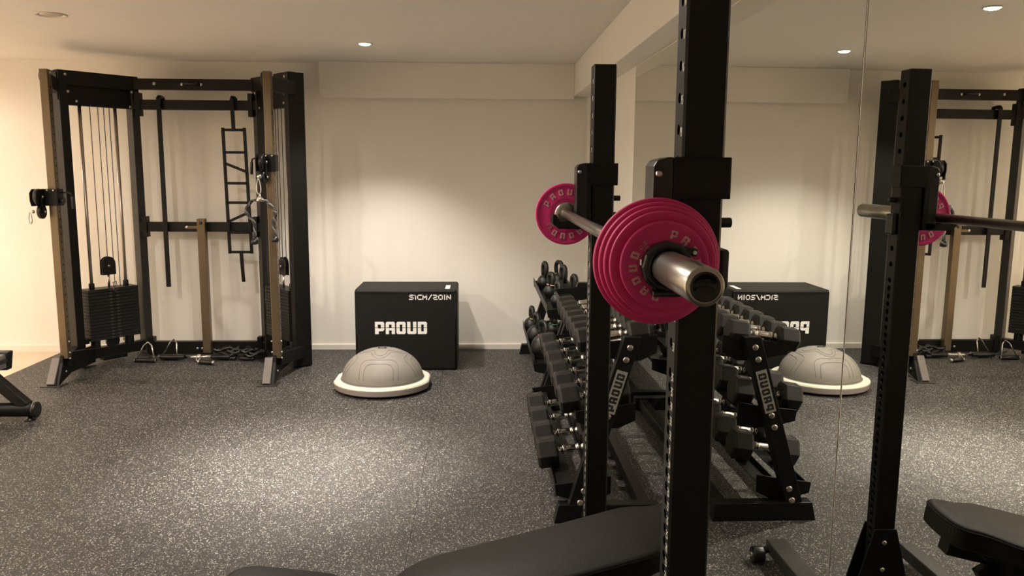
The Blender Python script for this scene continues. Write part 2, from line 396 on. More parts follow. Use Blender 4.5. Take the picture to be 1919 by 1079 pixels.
for s in (-1, 1):
    o, i_, ra = OUT[s], INN[s], RAIL[s]; ax = (i_-o).normalized(); L = (i_-o).length; pp = Vector((-ax.y, ax.x, 0))
    if pp.y > 0: pp = -pp                                        # towards the camera side
    MB().bar(Z(o, .012), Z(o, 2.103), .125, .060, ax).build('outer_post', SA, CM, .004)
    MB().bar(Z(i_, .012), Z(i_, 2.02), .085, .060, ax).build('inner_post', MT['grey'], CM, .004)
    MB().bar(Z(o, .082)-ax*.02, Z(i_, .082), .060, .075).build('bottom_beam', SA, CM, .003)
    MB().bar(Z(o, 2.055)+pp*.03-ax*.03, Z(i_, 2.055)+pp*.03+ax*.02, .055, .100).build('top_beam', SA, CM, .003)
    MB().bar(Z(o, 1.945)+ax*.03, Z(i_, 1.945), .050, .150).build('pulley_housing', B, CM, .003)
    end = MB().bar(Z(o, 1.995)-ax*.036, Z(o, 1.995)-ax*.030, .10, .19); end.build('end_plate', B, CM, .002)
    # rail in front, joined to the outer post by arms top and bottom
    MB().bar(Z(ra, .165), Z(ra, 2.062), .052, .052, (0,1,0)).build('front_rail', MT['bronze'], CM, .004)
    h0 = MB().cyl(Z(ra, .30)+Vector((.0262,0,0)), Z(ra, .30)+Vector((.0268,0,0)), .007, 10).build('rail_hole', MT['dark'], CM)
    for k in range(1, 34): h1 = h0.copy(); COL.objects.link(h1); h1.location = (0, 0, k*.05)
    MB().bar(Z(ra, 1.99)+Vector((0,.03,0)), Z(o, 1.99)-Vector((0,.03,0)), .045, .09).build('top_arm', B, CM, .003)
    MB().bar(Z(ra, .15)+Vector((0,.02,0)), Z(o, .12)-Vector((0,.03,0)), .05, .085).build('bottom_arm', B, CM, .003)
    lg = LEG[s]
    MB().bar((lg.x, 5.435, .165), (lg.x, 5.335, .008), .052, .030, (0,1,0)).build('front_foot', MT['footgrey'], CM, .002)
    gp = [(-.085, .0), (.10, .05), (.45, .04), (.45, .16), (.0, .19), (-.01, .14)]
    MB().prism([(x, z) for x, z in gp], (lg.x+.028, 5.42, .0), (0,1,0), (0,0,1), .022).build('gusset', B, CM, .002)
    MB().box((lg.x-.055, 5.30, .0), (lg.x+.075, 5.40, .007)).build('foot_plate', MT['grey'], CM, .002)
    MB().bar(Z(o,.006)+ax*.0, Z(o,.006)-ax*.001+ax*.09, .15, .012).build('post_base', MT['grey'], CM, .002)
    MB().bar(Z(i_,.006)-ax*.05, Z(i_,.006)+ax*.05, .12, .012).build('post_base', MT['grey'], CM, .002)
    # rods, stack
    t0, t1 = (.131, .388)
    for t in (t0, t1):
        MB().cyl(Z(o+ax*t, .12), Z(o+ax*t, 1.88), .0125, 12).build('guide_rod', MT['rod'], CM)
        MB().cyl(Z(o+ax*t, .118), Z(o+ax*t, .178), .034, 18).build('rubber_bumper', MT['plast'], CM, .005)
        MB().cyl(Z(o+ax*t, .560), Z(o+ax*t, .600), .020, 14).build('rod_collar', MT['plast'], CM, .002)
    N = 16; z0 = .180; hh = (.560-z0)/N; c = o+ax*.26
    proto = None
    for k in range(N):
        if proto is None:
            m = MB(); zz = z0
            pl = [(-.19,-.062),(.19,-.062),(.19,.062),(-.19,.062)]
            m.bar(Z(c-ax*.19, zz+hh/2), Z(c+ax*.19, zz+hh/2), .125, hh-.0022)
            proto = m.build('weight_plate', MT['wtp'], CM, .0018, seg=1)
            tabs = [MB().bar(Z(c+ax*(q*.034-.011)+pp*.0635, zz+hh/2), Z(c+ax*(q*.034+.011)+pp*.0635, zz+hh/2), .004, hh*.42).build('number_tab', MT['tab'], proto) for q in (-.75, .75)]
            tabs.append(MB().cyl(Z(c, zz+hh/2)+pp*.0615, Z(c, zz+hh/2)+pp*.0632, .0055, 10).build('pin_hole', MT['dark'], proto))
        else:
            d = proto.copy(); COL.objects.link(d); d.location = (0, 0, k*hh)
            for tb in tabs: e_ = tb.copy(); COL.objects.link(e_); e_.parent = d
    MB().cyl(Z(c, .56), Z(c, .66), .009, 12).build('lift_shaft', CH, CM)
    dsh = [(-.052,-.062),(.052,-.062),(.052,.022)]+[(.052*math.cos(a), .022+.052*math.sin(a)) for a in [PI*k/10 for k in range(1, 10)]]+[(-.052,.022)]
    for q in ((-.016, .0), (.010, .0)):
        MB().prism(dsh, Z(c, .715)+pp*q[0], ax, (0,0,1), .006).build('pulley_bracket', MT['plast'], CM, .002)
    MB().cyl(Z(c, .72)-pp*.008, Z(c, .72)+pp*.010, .044, 24).build('pulley_wheel', MT['plast'], CM, .003)
    bolt(CM, Z(c, .72)+pp*.018, pp); 
    MB().cyl(Z(c, .545)+pp*.062, Z(c, .545)+pp*.088, .014, 14).build('selector_pin', MT['grey'], CM, .003)
    MB().tube([Z(c,.57)+ax*.06, Z(c,.60)+ax*.04+pp*.03, Z(c,.60)+pp*.06, Z(c,.545)+pp*.075], .003, 6).build('pin_cord', MT['cable'], CM)
    for t in (.205, .262, .305, .345):
        ztop, zb = 1.88, (.74 if t < .29 else .14)
        MB().cyl(Z(o+ax*t, zb), Z(o+ax*t, ztop), .003, 6).build('cable', MT['cable'], CM)
    # lower pulley
    MB().cyl(Z(c, .155)-pp*.015, Z(c, .155)+pp*.015, .050, 24).build('pulley_wheel', MT['plast'], CM, .004)
    MB().bar(Z(c-ax*.09, .035), Z(c+ax*.09, .035), .07, .03).build('pulley_bracket', B, CM, .003)
    MB().tube([Z(c-ax*.05, .11), Z(ra, .20)+Vector((0,.04,0))], .003, 6).build('cable', MT['cable'], CM)
    MB().cyl(Z(o, .16)+ax*.065, Z(o, .20)+ax*.065, .022, 14).build('rubber_bumper', MT['plast'], CM, .004)
    # bolts
    for t, z in ((.02, 2.075), (.03, 1.96), (.10, 1.90), (.49, 1.99), (.49, 1.885)):
        bolt(CM, Z(o+ax*t, z)+pp*(.060 if z > 2 else .030 if z < 1.95 else .062), pp, .010)
    for z in (.185, .225, .30):
        for dx in (-.012, .012) if s > 0 else (.012,):
            bolt(CM, (ra.x+dx*2.6, ra.y-.01, z-.02), (dx, -.4, 0), .008)
    bolt(CM, (lg.x+.052, 5.44, .075), (1,-.3,0), .009); bolt(CM, Z(ra, 2.04)+Vector((.03,0,0)), (1,-.2,0), .008)
    MB().cyl(Z(ra, 2.02)+Vector((-.05,.055,0)), Z(ra, 2.02)+Vector((-.02,.055,0)), .045, 22).build('pulley_wheel', MT['plast'], CM, .004)
# cross beams
def cross(name, z0, z1, y, x0=-2.62, x1=-1.65, mt=None, dy=.05):
    return MB().box((x0, y, z0), (x1, y+dy, z1)).build(name, mt or SA, CM, .003)
cross('cross_beam', 2.012, 2.092, 6.235, -2.57, -1.70); cross('cross_beam', 1.868, 1.940, 6.24, -2.60, -1.66)
cross('cross_beam', .960, 1.033, 6.24, -2.59, -1.68); cross('cross_beam', .010, .108, 6.24, -2.59, -1.68)
for x in (-2.548, -1.722):
    for z0, z1 in ((1.82, 1.99), (.92, 1.075), (.0, .145)):
        MB().box((x-.017, 6.228, z0), (x+.017, 6.292, z1)).build('joint_plate', B, CM, .002)
for x, z in ((-2.418, 2.055), (-2.215, 2.052), (-2.075, 2.052)): bolt(CM, (x, 6.234, z), (0,-1,0), .012)
MB().tube([(-2.205,6.232,2.05),(-2.19,6.21,2.055),(-2.10,6.21,2.055),(-2.085,6.232,2.05)], .009, 8).build('grab_handle', MT['plast'], CM)
MB().box((-2.235, 6.232, .985), (-2.15, 6.24, 1.005)).build('cross_plate', MT['bronze'], CM); bolt(CM, (-2.235, 6.238, .995), (0,-1,0), .013)
MB().box((-2.142, 6.185, .030), (-2.082, 6.236, 1.062)).build('centre_post', MT['bronze'], CM, .003)
bolt(CM, (-2.112, 6.185, 1.03), (0,-1,0), .012, m=MT['grey'])
for x in (-2.20, -2.165): bolt(CM, (x, 6.238, .055), (0,-1,0), .011)

# carriages ------------------------------------------------------------
def carriage(s, z, side):
    ra = RAIL[s]; x, y = ra.x, ra.y
    MB().box((x-.042, y-.042, z-.055), (x+.042, y+.042, z+.055)).build('carriage', B, CM, .004)
    # arm with two pulleys towards the user
    dx = -.055 if s < 0 else -.03
    for q in (-.020, .014):
        pts = [(-.02,-.055),(.085,-.055),(.10,-.02),(.10,.03),(.07,.055),(-.02,.055)]
        MB().prism(pts, (x+dx+q-.01, y-.03, z), (0,-1,0), (0,0,1), .006).build('arm_plate', B, CM, .002)
    MB().cyl((x+dx-.014, y-.085, z+.005), (x+dx+.010, y-.085, z+.005), .052, 28).build('pulley_wheel', MT['plast'], CM, .005)
    MB().cyl((x+dx-.012, y-.062, z-.092), (x+dx+.012, y-.062, z-.092), .046, 28).build('pulley_wheel', MT['plast'], CM, .005)
    MB().bar((x+dx+.018, y-.075, z), (x+dx+.018, y-.062, z-.10), .04, .006, (1,0,0)).build('arm_plate', B, CM, .002)
    bolt(CM, (x+dx+.024, y-.085, z+.005), (1,0,0), .009); bolt(CM, (x+dx+.022, y-.062, z-.092), (1,0,0), .009)
    bolt(CM, (x+.02, y-.043, z+.045), (0,-1,0), .007); bolt(CM, (x-.02, y-.043, z+.045), (0,-1,0), .007)
    e = 1 if s < 0 else -1
    MB().cyl((x+e*.042, y+.0, z-.022), (x+e*.066, y, z-.022), .020, 18).build('pop_pin', MT['plast'], CM, .003)
    MB().tube([(x+e*.04, y-.01, z+.03), (x+e*.10, y-.01, z+.03), (x+e*.115, y-.01, z+.024), (x+e*.12, y-.01, z-.0)], .0055, 8).build('lever', B, CM)
    MB().cyl((x+e*.12, y-.01, z+.005), (x+e*.124, y-.01, z-.075), .0105, 12).build('lever_grip', MT['plast'], CM, .002)
    return Vector((x+dx, y-.10, z-.10))
pL = carriage(-1, 1.245, 1); pR = carriage(1, 1.475, -1)
def carabiner(p, h, w, label):
    n = 20; pts = [(p[0]+w/2*math.cos(2*PI*k/n)*(.75+.25*math.sin(2*PI*k/n)*-1), p[1], p[2]+h/2*math.sin(2*PI*k/n)) for k in range(n)]
    o = MB().tube(pts, .0038, 8, True).build('carabiner', CH, None, loc=p)
    return tag(o, label, 'carabiner')
carabiner((pL.x-.045, pL.y-.02, 1.115), .075, .026, 'small chrome carabiner hanging from the left carriage pulley')
MB().sphere((pL.x-.030, pL.y-.01, 1.155), .012, 10, 8).build('cable_ball', CH, CM)
cpx = (pR.x-.018, pR.y-.03, 1.325)
carabiner(cpx, .10, .034, 'chrome carabiner holding the rope on the right carriage')
MB().sphere((cpx[0]+.004, cpx[1]+.01, 1.388), .016, 12, 8).build('cable_ball', CH, CM)
# triceps rope
RP = thing('triceps_rope', (cpx[0], cpx[1], 1.255), 'black twisted pull-down rope with two rubber ends hanging from right carriage', 'rope attachment')
MB().lathe((cpx[0]+.004, cpx[1], 1.228), [(.016,0),(.019,.006),(.019,.022),(.008,.034),(.006,.05)], 16).build('swivel_cap', CH, RP)
MB().tube([(cpx[0]-.022,cpx[1],1.236),(cpx[0]+.03,cpx[1],1.236)], .011, 12).build('swivel_sleeve', CH, RP)
def rope(side, xe, ze):
    c0 = Vector((cpx[0]+side*.02, cpx[1], 1.238)); out = [c0, c0+Vector((side*.032, 0, -.012)), c0+Vector((side*.055+xe*.3, 0, -.075)), Vector((cpx[0]+xe, cpx[1], (1.23+ze)/2-.02)), Vector((cpx[0]+xe*1.05, cpx[1], ze))]
    pts = []
    for k in range(len(out)-1):
        p0 = out[max(k-1,0)]; p1 = out[k]; p2 = out[k+1]; p3 = out[min(k+2, len(out)-1)]
        for j in range(14):
            t = j/14; pts.append(.5*((2*p1)+(p2-p0)*t+(2*p0-5*p1+4*p2-p3)*t*t+(3*p1-p0-3*p2+p3)*t**3))
    pts.append(out[-1])
    for ph in range(3):
        hp = []
        for i, p in enumerate(pts):
            a = i*.62+ph*2*PI/3; hp.append(p+Vector((math.cos(a)*.0065, math.sin(a)*.0065, 0)))
        MB().tube(hp, .0062, 6).build('rope_strand', MT['ropel'] if ph == 0 else MT['rope'], RP)
    e = out[-1]
    MB().lathe((e.x, e.y, e.z-.036), [(.010,0),(.022,.004),(.025,.014),(.022,.028),(.013,.040)], 18).build('rubber_end', MT['plast'], RP)
rope(-1, -.038, .985); rope(1, .088, 1.0)

# long straight bar and ladder handle hanging on the second cross beam --------------
st = thing('hanging_bar', (-2.386, 6.215, 1.95), 'long straight black bar hanging from left part of machine cross beam', 'bar attachment')
MB().bar((-2.386, 6.215, 1.955), (-2.386, 6.215, .541), .034, .010, (0,1,0)).build('bar', B, st, .002)
MB().tube([(-2.386,6.215,1.945),(-2.386,6.222,1.957),(-2.386,6.262,1.960),(-2.386,6.300,1.957),(-2.386,6.302,1.925)], .015, 8).build('hook', B, st)
lx0, lx1 = -1.927, -1.761
ld = thing('ladder_grip_frame', (-1.845, 6.21, 1.95), 'black ladder-shaped multi-grip frame hanging at right on the cross beam', 'grip frame')
MB().tube([(-1.85,6.216,1.945),(-1.85,6.222,1.957),(-1.85,6.262,1.960),(-1.85,6.300,1.957),(-1.85,6.302,1.925)], .015, 8).build('hook', B, ld)
MB().bar((-1.850, 6.212, 1.95), (-1.846, 6.212, 1.725), .028, .012, (0,1,0)).build('stem', B, ld, .002)
def lz(v): return 1.73-(v-242)*.00402
def lxx(v, f): a = -1.924+(v-242)/231*.012; b = -1.766+(v-242)/231*.018; return a+(b-a)*f
for f in (0, 1): MB().bar((lxx(238,f), 6.212, lz(240)), (lxx(475,f), 6.212, lz(474)), .023, .014, (0,1,0)).build('side_rail', B, ld, .002)
for v0, v1 in ((244,244),(285,285),(305,321),(342,342),(378,378),(414,396),(434,434),(471,471)):
    MB().bar((lxx(v0,0), 6.212, lz(v0)), (lxx(v1,1), 6.212, lz(v1)), .020, .014, (0,1,0)).build('rung', B, ld, .002)
MB().bar((-1.828, 6.212, .81), (-1.818, 6.212, .58), .026, .012, (0,1,0)).build('tail', B, ld, .002)

# attachments lying on the floor ---------------------------------------
def dhandle(x, y, ang, label, tilt=1):
    t = thing('pulldown_handle', (x, y, 0), label, 'cable handle')
    ca, sa = math.cos(ang), math.sin(ang)
    def W(a, b, z): return (x+ca*a-sa*b, y+sa*a+ca*b, z)
    MB().tube([W(-.07,-.02,.018), W(-.03,.03,.12), W(0,.04,.145), W(.03,.03,.12), W(.07,-.02,.018)], .0055, 8).build('steel_frame', CH, t)
    MB().cyl(W(-.075,-.022,.018), W(.075,-.022,.018), .017, 14).build('grip', MT['plast'], t, .003)
    for e in (-1, 1): MB().cyl(W(e*.075,-.022,.018), W(e*.082,-.022,.018), .014, 12).build('end_cap', CH, t)
    return t
dhandle(-2.505, 6.02, -.05, 'chrome double-triangle row handle standing on the mat by left inner post')
dhandle(-2.36, 6.12, -.35, 'chrome row handle with black grip behind the double-triangle handle')
t = thing('lat_pulldown_bar', (-2.13, 6.05, 0), 'straight chrome bar with black grips and swivel lying at the machine base', 'bar attachment')
MB().cyl((-2.245,6.06,.028), (-2.03,6.06,.028), .0125, 16).build('shaft', CH, t)
MB().cyl((-2.42,6.06,.028), (-2.24,6.06,.028), .018, 16).build('grip', MT['plast'], t, .003)
MB().cyl((-2.035,6.06,.028), (-1.90,6.06,.028), .018, 16).build('grip', MT['plast'], t, .003)
MB().lathe((-2.13,6.06,.028), [(.019,-.014),(.022,-.008),(.022,.008),(.019,.014)], 16, (1,0,0)).build('swivel', CH, t)
MB().tube([(-2.14,6.04,.028),(-2.14,6.02,.012),(-2.12,6.01,.012),(-2.115,6.04,.024)], .006, 8).build('swivel_ring', CH, t)
t = thing('thin_steel_bar', (-2.36, 6.17, 0), 'thin bright steel rod lying along the bottom beam', 'bar attachment')
MB().cyl((-2.545,6.16,.010), (-2.30,6.19,.010), .0095, 12).build('rod', CH, t)
t = thing('single_grip_handle', (-2.03, 5.93, 0), 'short black stirrup handle with chrome ends lying in front of machine', 'cable handle')
MB().cyl((-2.085,5.94,.019), (-1.985,5.915,.019), .018, 16).build('grip', MT['plast'], t, .003)
for e in (0, 1): 
    p = Vector((-2.085,5.94,.019)).lerp(Vector((-1.985,5.915,.019)), e*1.12-.06); MB().sphere(p, .0155, 12, 8).build('end_cap', CH, t)
def strap(name, x, y, label, seedv):
    random.seed(seedv); t = thing(name, (x, y, 0), label, 'strap handle')
    for q in range(4):
        cx, cyy = x+random.uniform(-.06,.06), y+random.uniform(-.04,.04); rx, ry, ph = random.uniform(.05,.09), random.uniform(.025,.05), random.uniform(0,6)
        pts = [(cx+rx*math.cos(a+ph), cyy+ry*math.sin(a), .022+q*.014+.02*math.sin(2*a+ph)**2) for a in [2*PI*k/18 for k in range(18)]]
        MB().tube(pts, .0105, 6, True).build('webbing_loop', MT['plast'] if q % 2 else MT['rope'], t)
    MB().cyl((x-.06, y-.05, .018), (x+.05, y-.065, .018), .016, 14).build('grip', MT['plast'], t, .003)
    MB().tube([(x-.02+.018*math.cos(a), y+.03, .075+.018*math.sin(a)) for a in [2*PI*k/12 for k in range(12)]], .003, 6, True).build('ring', MT['grey'], t)
strap('ankle_strap', -1.905, 6.12, 'tangled black webbing strap handles heaped left in the pile by right column', 3)
strap('ankle_strap', -1.765, 6.11, 'tangled black webbing strap handles heaped against the right column', 5)

# ================================================================== ROWING MACHINE (rear end at left edge)
RW = thing('rowing_machine', (-2.86, 4.6, 0), 'rowing machine rear end with grey rail and black tubular foot at left edge', 'rowing machine')
ry0, ry1 = 2.75, 4.82
MB().bar((-2.865, ry0, .345), (-2.865, ry1, .305), .120, .085).build('slide_rail', MT['alu'], RW, .008)
MB().bar((-2.865, ry0, .3925), (-2.865, ry1, .3525), .060, .010).build('rail_track', MT['chrome'], RW, .002)
MB().bar((-2.799, ry0, .350), (-2.799, ry1-.05, .312), .012, .024).build('rail_lip', MT['grey'], RW, .002)
MB().prism([(-.076,-.062),(.062,-.062),(.078,.052),(-.078,.052)], (-2.865, ry1+.012, .309), (1,0,0), (0,0,1), .055).build('rail_end_cap', MT['plast'], RW, .008)
MB().cyl((-3.17, 4.60, .062), (-2.57, 4.60, .062), .040, 24).build('rear_foot_bar', B, RW)
for e in (-1, 1):
    xx = -2.865+e*.302
    MB().cyl((xx-.008*e, 4.60, .062), (xx+.018*e, 4.60, .062), .047, 24).build('foot_end_cap', MT['plast'], RW, .008)
    MB().bar((-2.865+e*.03, 4.615, .290), (-2.865+e*.262, 4.60, .080), .060, .062, (0,1,0)).build('rear_leg', B, RW, .008)
    MB().lathe((xx-.03*e, 4.60, 0), [(.030,0),(.032,.006),(.012,.012),(.010,.030)], 16).build('levelling_pad', MT['plast'], RW)
for e in (-1,1): MB().bar((-2.865+e*.03, ry0+.05, .35), (-2.865+e*.2, ry0+.05, .0), .05, .04, (0,1,0)).build('front_leg', B, RW, .006)

# ================================================================== PLYO BOX + DOME
bx0, bx1, by0, by1, bh = -.905, -.175, 5.735, 6.19, .588
PB = thing('plyo_box', ((bx0+bx1)/2, (by0+by1)/2, 0), 'black padded jump box with white PROUD lettering standing against back wall', 'jump box')
bo = MB().box((bx0, by0, 0), (bx1, by1, bh)).build('body', MT['boxv'], PB, .018, seg=3)
sd = MB()
sd.tube([(bx0+.01,by0-.0005,bh-.016),(bx1-.01,by0-.0005,bh-.016)], .0028, 6); sd.tube([(bx1-.012,by0-.0005,bh-.016),(bx1-.012,by0-.0005,.012)], .0028, 6)
sd.tube([(bx0+.006,by0+.012,bh-.002),(bx0+.006,by1-.012,bh-.002)], .0025, 6)
sd.build('seam_piping', MT['vinyl'], PB)
tx = MB(); block_text(tx, 'PROUD', (-.762, by0-.0002, .268), (1,0,0), (0,0,1), .090, .066, .0105); tag(tx.build('lettering', MT['white'], PB), 'white PROUD lettering')
tx = MB(); stroke_text(tx, '51CM/20IN', (-.513, by0-.0002, .521), (1,0,0), (0,0,1), .030, .026, .0115, .0068); tag(tx.build('size_lettering', MT['white'], PB), 'white 51CM/20IN lettering')
tx = MB(); tx.box((-.262, by0+.06, bh+.0002), (-.228, by0+.24, bh+.0012)); tx.build('top_label', MT['white'], PB)
tx = MB(); stroke_text(tx, '20', (-.252, by0+.10, bh+.0012), (0,1,0), (-1,0,0), .0, .03, .02, .004) if False else None
# dome trainer
dc = Vector((-.657, 5.29, 0))
BT = thing('dome_trainer', dc, 'grey half-ball balance trainer on pale rim, on the mat before jump box', 'balance trainer')
n = 72
def outline(k, shrink=0):
    pts = []
    for i in range(n):
        a = 2*PI*i/n; r = .325-shrink; x, y = r*math.cos(a), r*math.sin(a)
        lim = .312-shrink; fl = abs(y) < .085
        if abs(x) > lim-.0: x = math.copysign(lim+.012*(1-min(1,abs(y)/.085))*0, x)
        pts.append((x, y))
    return pts
def rim(zs, name, mt):
    m = MB(); k0 = 0
    for z, sh in zs:
        for x, y in outline(0, sh): m.v.append(dc+Vector((x, y, z)))
    for i in range(len(zs)-1):
        for j in range(n):
            j2 = (j+1) % n; m.f.append([i*n+j, i*n+j2, (i+1)*n+j2, (i+1)*n+j]); m.sm.append(False)
    m.f.append(list(range(n))[::-1]); m.sm.append(False); m.f.append([(len(zs)-1)*n+j for j in range(n)]); m.sm.append(False)
    return m.build(name, mt, BT, .002)
rim([(.012,.02),(.020,.004),(.052,0),(.052,.0)], 'rim_side', MT['rimside'])
rim([(.0525,.0),(.058,.0),(.066,.006),(.068,.012)], 'rim_top', MT['rim'])
rim([(.0,.035),(.012,.03)], 'base_ring', MT['plast'])
Rd, hd = .268, .200
def dome_z(r): return .066+hd*math.sqrt(max(0, 1-(r/Rd)**2))
MB().lathe(dc, [(Rd*math.sin(PI/2*(1-k/20)), .066+hd*math.cos(PI/2*(1-k/20))) for k in range(20)]+[(0, .066+hd)], 64).build('dome', MT['dome'], BT)
MB().lathe(dc, [(Rd+.008,.066),(Rd+.008,.070),(Rd-.004,.074)], 64).build('dome_seat', MT['groove'], BT)
def groove(fn, closed=False, r=.0016):
    pts = []
    for t in [k/60 for k in range(61)]:
        x, y = fn(t); pts.append(dc+Vector((x, y, dome_z(math.hypot(x, y))+.0003)))
    MB().tube(pts, r, 6).build('groove_line', MT['groove'], BT)
for q in range(4):
    a0 = -PI/2+q*PI/2
    def arch(t, w, h0, a0=a0):
        u = (t-.5)*2; lat = w*math.copysign(abs(u)**.55, u) if False else w*math.sin(u*PI/2); dist = h0+(.262-h0)*(abs(u)**3)
        # local: towards outside = dist, sideways = lat
        R_ = min(dist, .2675); lat = min(max(lat, -R_*.62), R_*.62); d = math.sqrt(max(R_*R_-lat*lat, 0))
        return (d*math.cos(a0)-lat*math.sin(a0), d*math.sin(a0)+lat*math.cos(a0))
    groove(lambda t: arch(t, .125, .165)); groove(lambda t: arch(t, .095, .195))
groove(lambda t: ((.085+.028*math.cos(4*2*PI*t+PI))*math.cos(2*PI*t+PI/4)*1.15, (.085+.028*math.cos(4*2*PI*t+PI))*math.sin(2*PI*t+PI/4)*1.15))
groove(lambda t: ((.125+.028*math.cos(4*2*PI*t+PI))*math.cos(2*PI*t+PI/4), (.125+.028*math.cos(4*2*PI*t+PI))*math.sin(2*PI*t+PI/4)))
MB().tube([dc+Vector((.026*math.copysign(min(1,abs(math.cos(a))*1.35),math.cos(a)), .011*math.sin(a), .066+hd+.0008)) for a in [2*PI*k/24 for k in range(24)]], .0025, 6, True).build('valve_surround', MT['plast'], BT)
for e in (-1, 1):
    MB().box(dc+Vector((e*.300,-.05,.020)), dc+Vector((e*.314,.05,.048))).build('side_handle', MT['grey'], BT, .004)

# ================================================================== SQUAT RACK
RK = thing('squat_rack', (.37, 1.93, 0), 'black steel squat stand with two numbered perforated uprights before the mirror', 'squat rack')
UP = {0: (.323, 1.31), 1: (.337, 2.487)}; UW, UD, UH = .070, .060, 1.752
def holed_wall(m, x, y0, y1, zs, z0, z1, r, th, inward):
    """vertical plate in plane x with round holes; inward = +1/-1 direction of thickness"""
    yc = (y0+y1)/2; edges = [z0]
    for a, b in zip(zs, zs[1:]): edges.append((a+b)/2)
    edges = [z0]+[(a+b)/2 for a, b in zip(zs, zs[1:])]+[z1]; nseg = 16
    for k, zc in enumerate(zs):
        za, zb = edges[k], edges[k+1]; ring_o = []; ring_i = []
        for i in range(nseg):
            a = 2*PI*(i+.5)/nseg; c_, s_ = math.cos(a), math.sin(a)
            hy, hz = (y1-y0)/2, (zb-zc if s_ > 0 else zc-za)
            t = min(hy/abs(c_) if abs(c_) > 1e-6 else 1e9, hz/abs(s_) if abs(s_) > 1e-6 else 1e9)
            ring_o.append((yc+c_*t, zc+s_*t)); ring_i.append((yc+r*c_, zc+r*s_))
        vs = [(x, a, b) for a, b in ring_o]+[(x, a, b) for a, b in ring_i]+[(x+inward*th, a, b) for a, b in ring_i]
        fs = []
        for i in range(nseg):
            j = (i+1) % nseg; fs.append((i, j, nseg+j, nseg+i)); fs.append((nseg+i, nseg+j, 2*nseg+j, 2*nseg+i))
        k0 = len(vs); vs += [(x, y0, za), (x, y1, za), (x, y1, zb), (x, y0, zb)]
        # fill corners
        for ci, (cyv, czv) in enumerate(((y1, zb), (y0, zb), (y0, za), (y1, za))):
            sy1, sz1 = (1 if cyv == y1 else -1), (1 if czv == zb else -1)
            best = [i for i in range(nseg) if (math.cos(2*PI*(i+.5)/nseg)*sy1 > 0 and math.sin(2*PI*(i+.5)/nseg)*sz1 > 0)]
            on_y = [i for i in best if abs(ring_o[i][0]-cyv) < 1e-6]; on_z = [i for i in best if abs(ring_o[i][1]-czv) < 1e-6]
            if on_y and on_z:
                iy = max(on_y, key=lambda i: abs(ring_o[i][1]-zc)); iz = max(on_z, key=lambda i: abs(ring_o[i][0]-yc))
                vs.append((x, cyv, czv)); fs.append((iy, iz, len(vs)-1))
        m.add(vs, fs)
zs_up = [1.099-.0255*k for k in range(1, 37)]; zs_up = [z for z in zs_up if z > .2]
zs_all = sorted([1.151+.0508*k for k in range(12)]+[1.099]+zs_up); zs_all = [z for z in zs_all if z < UH-.02]
zf = [.2]+[]
for u in (0, 1):
    x0, y0 = UP[u]; x1, y1 = x0+UW, y0+UD; m = MB(); b = .004; z0, z1 = .0, UH
    # front/back walls with thickness, rounded vertical edges via chamfer quads
    for X, inn in ((x0, 1), (x1, -1)): holed_wall(m, X, y0+b, y1-b, zs_all, z0, z1, .0088, .003, inn)
    m.add([(x0+b,y0,z0),(x1-b,y0,z0),(x1-b,y0,z1),(x0+b,y0,z1)], [(0,1,2,3)])
    m.add([(x0+b,y1,z0),(x1-b,y1,z0),(x1-b,y1,z1),(x0+b,y1,z1)], [(0,1,2,3)])
    for (xa, ya, xb, yb) in ((x0,y0+b,x0+b,y0),(x1-b,y0,x1,y0+b),(x1,y1-b,x1-b,y1),(x0+b,y1,x0,y1-b)):
        m.add([(xa,ya,z0),(xb,yb,z0),(xb,yb,z1),(xa,ya,z1)], [(0,1,2,3)])
    up_ = m.build('upright', MT['satin'], RK)
    MB().box((x0+.001,y0+.001,UH-.004),(x1-.001,y1-.001,UH+.004)).build('end_cap', MT['plast'], RK, .002)
    MB().box((x0+.006,y0+.006,.0),(x1-.006,y1-.006,UH-.004)) if False else None
    nm = MB(); cnt = len(zs_all)
    for k, z in enumerate(zs_all):
        num = str(k+1)
        stroke_text(nm, num, (x0-.0002, y0+.0155, z-.0105), (0,-1,0), (0,0,1), .0125, .0042, .0022, .0018, .0006)
    nm.build('hole_numbers', MT['paper'], up_)
    # base: foot along x with flared gussets
    yc = (y0+y1)/2
    MB().bar((-.42, yc, .032), (.80, yc, .032), .070, .064).build('base_foot', B, RK, .004)
    for yy in (y0-.006, y1):
        xm = (x0+x1)/2
        MB().prism([(-.088,0),(.088,0),(.088,.06),(.037,.25),(-.037,.25),(-.088,.06)], (xm, yy+.006, .02), (1,0,0), (0,0,1), .006).build('gusset_plate', B, RK, .001)
    for z in (.225, .13, .08): bolt(RK, (x0+UW*.55, y0-.006, z), (0,-1,0), .008)
    MB().box((-.43,yc-.038,0),(-.40,yc+.038,.07)).build('foot_cap', MT['plast'], RK, .004)
MB().bar((.765, 1.37, .032), (.765, 2.482, .032), .060, .060).build('base_cross_member', B, RK, .003)
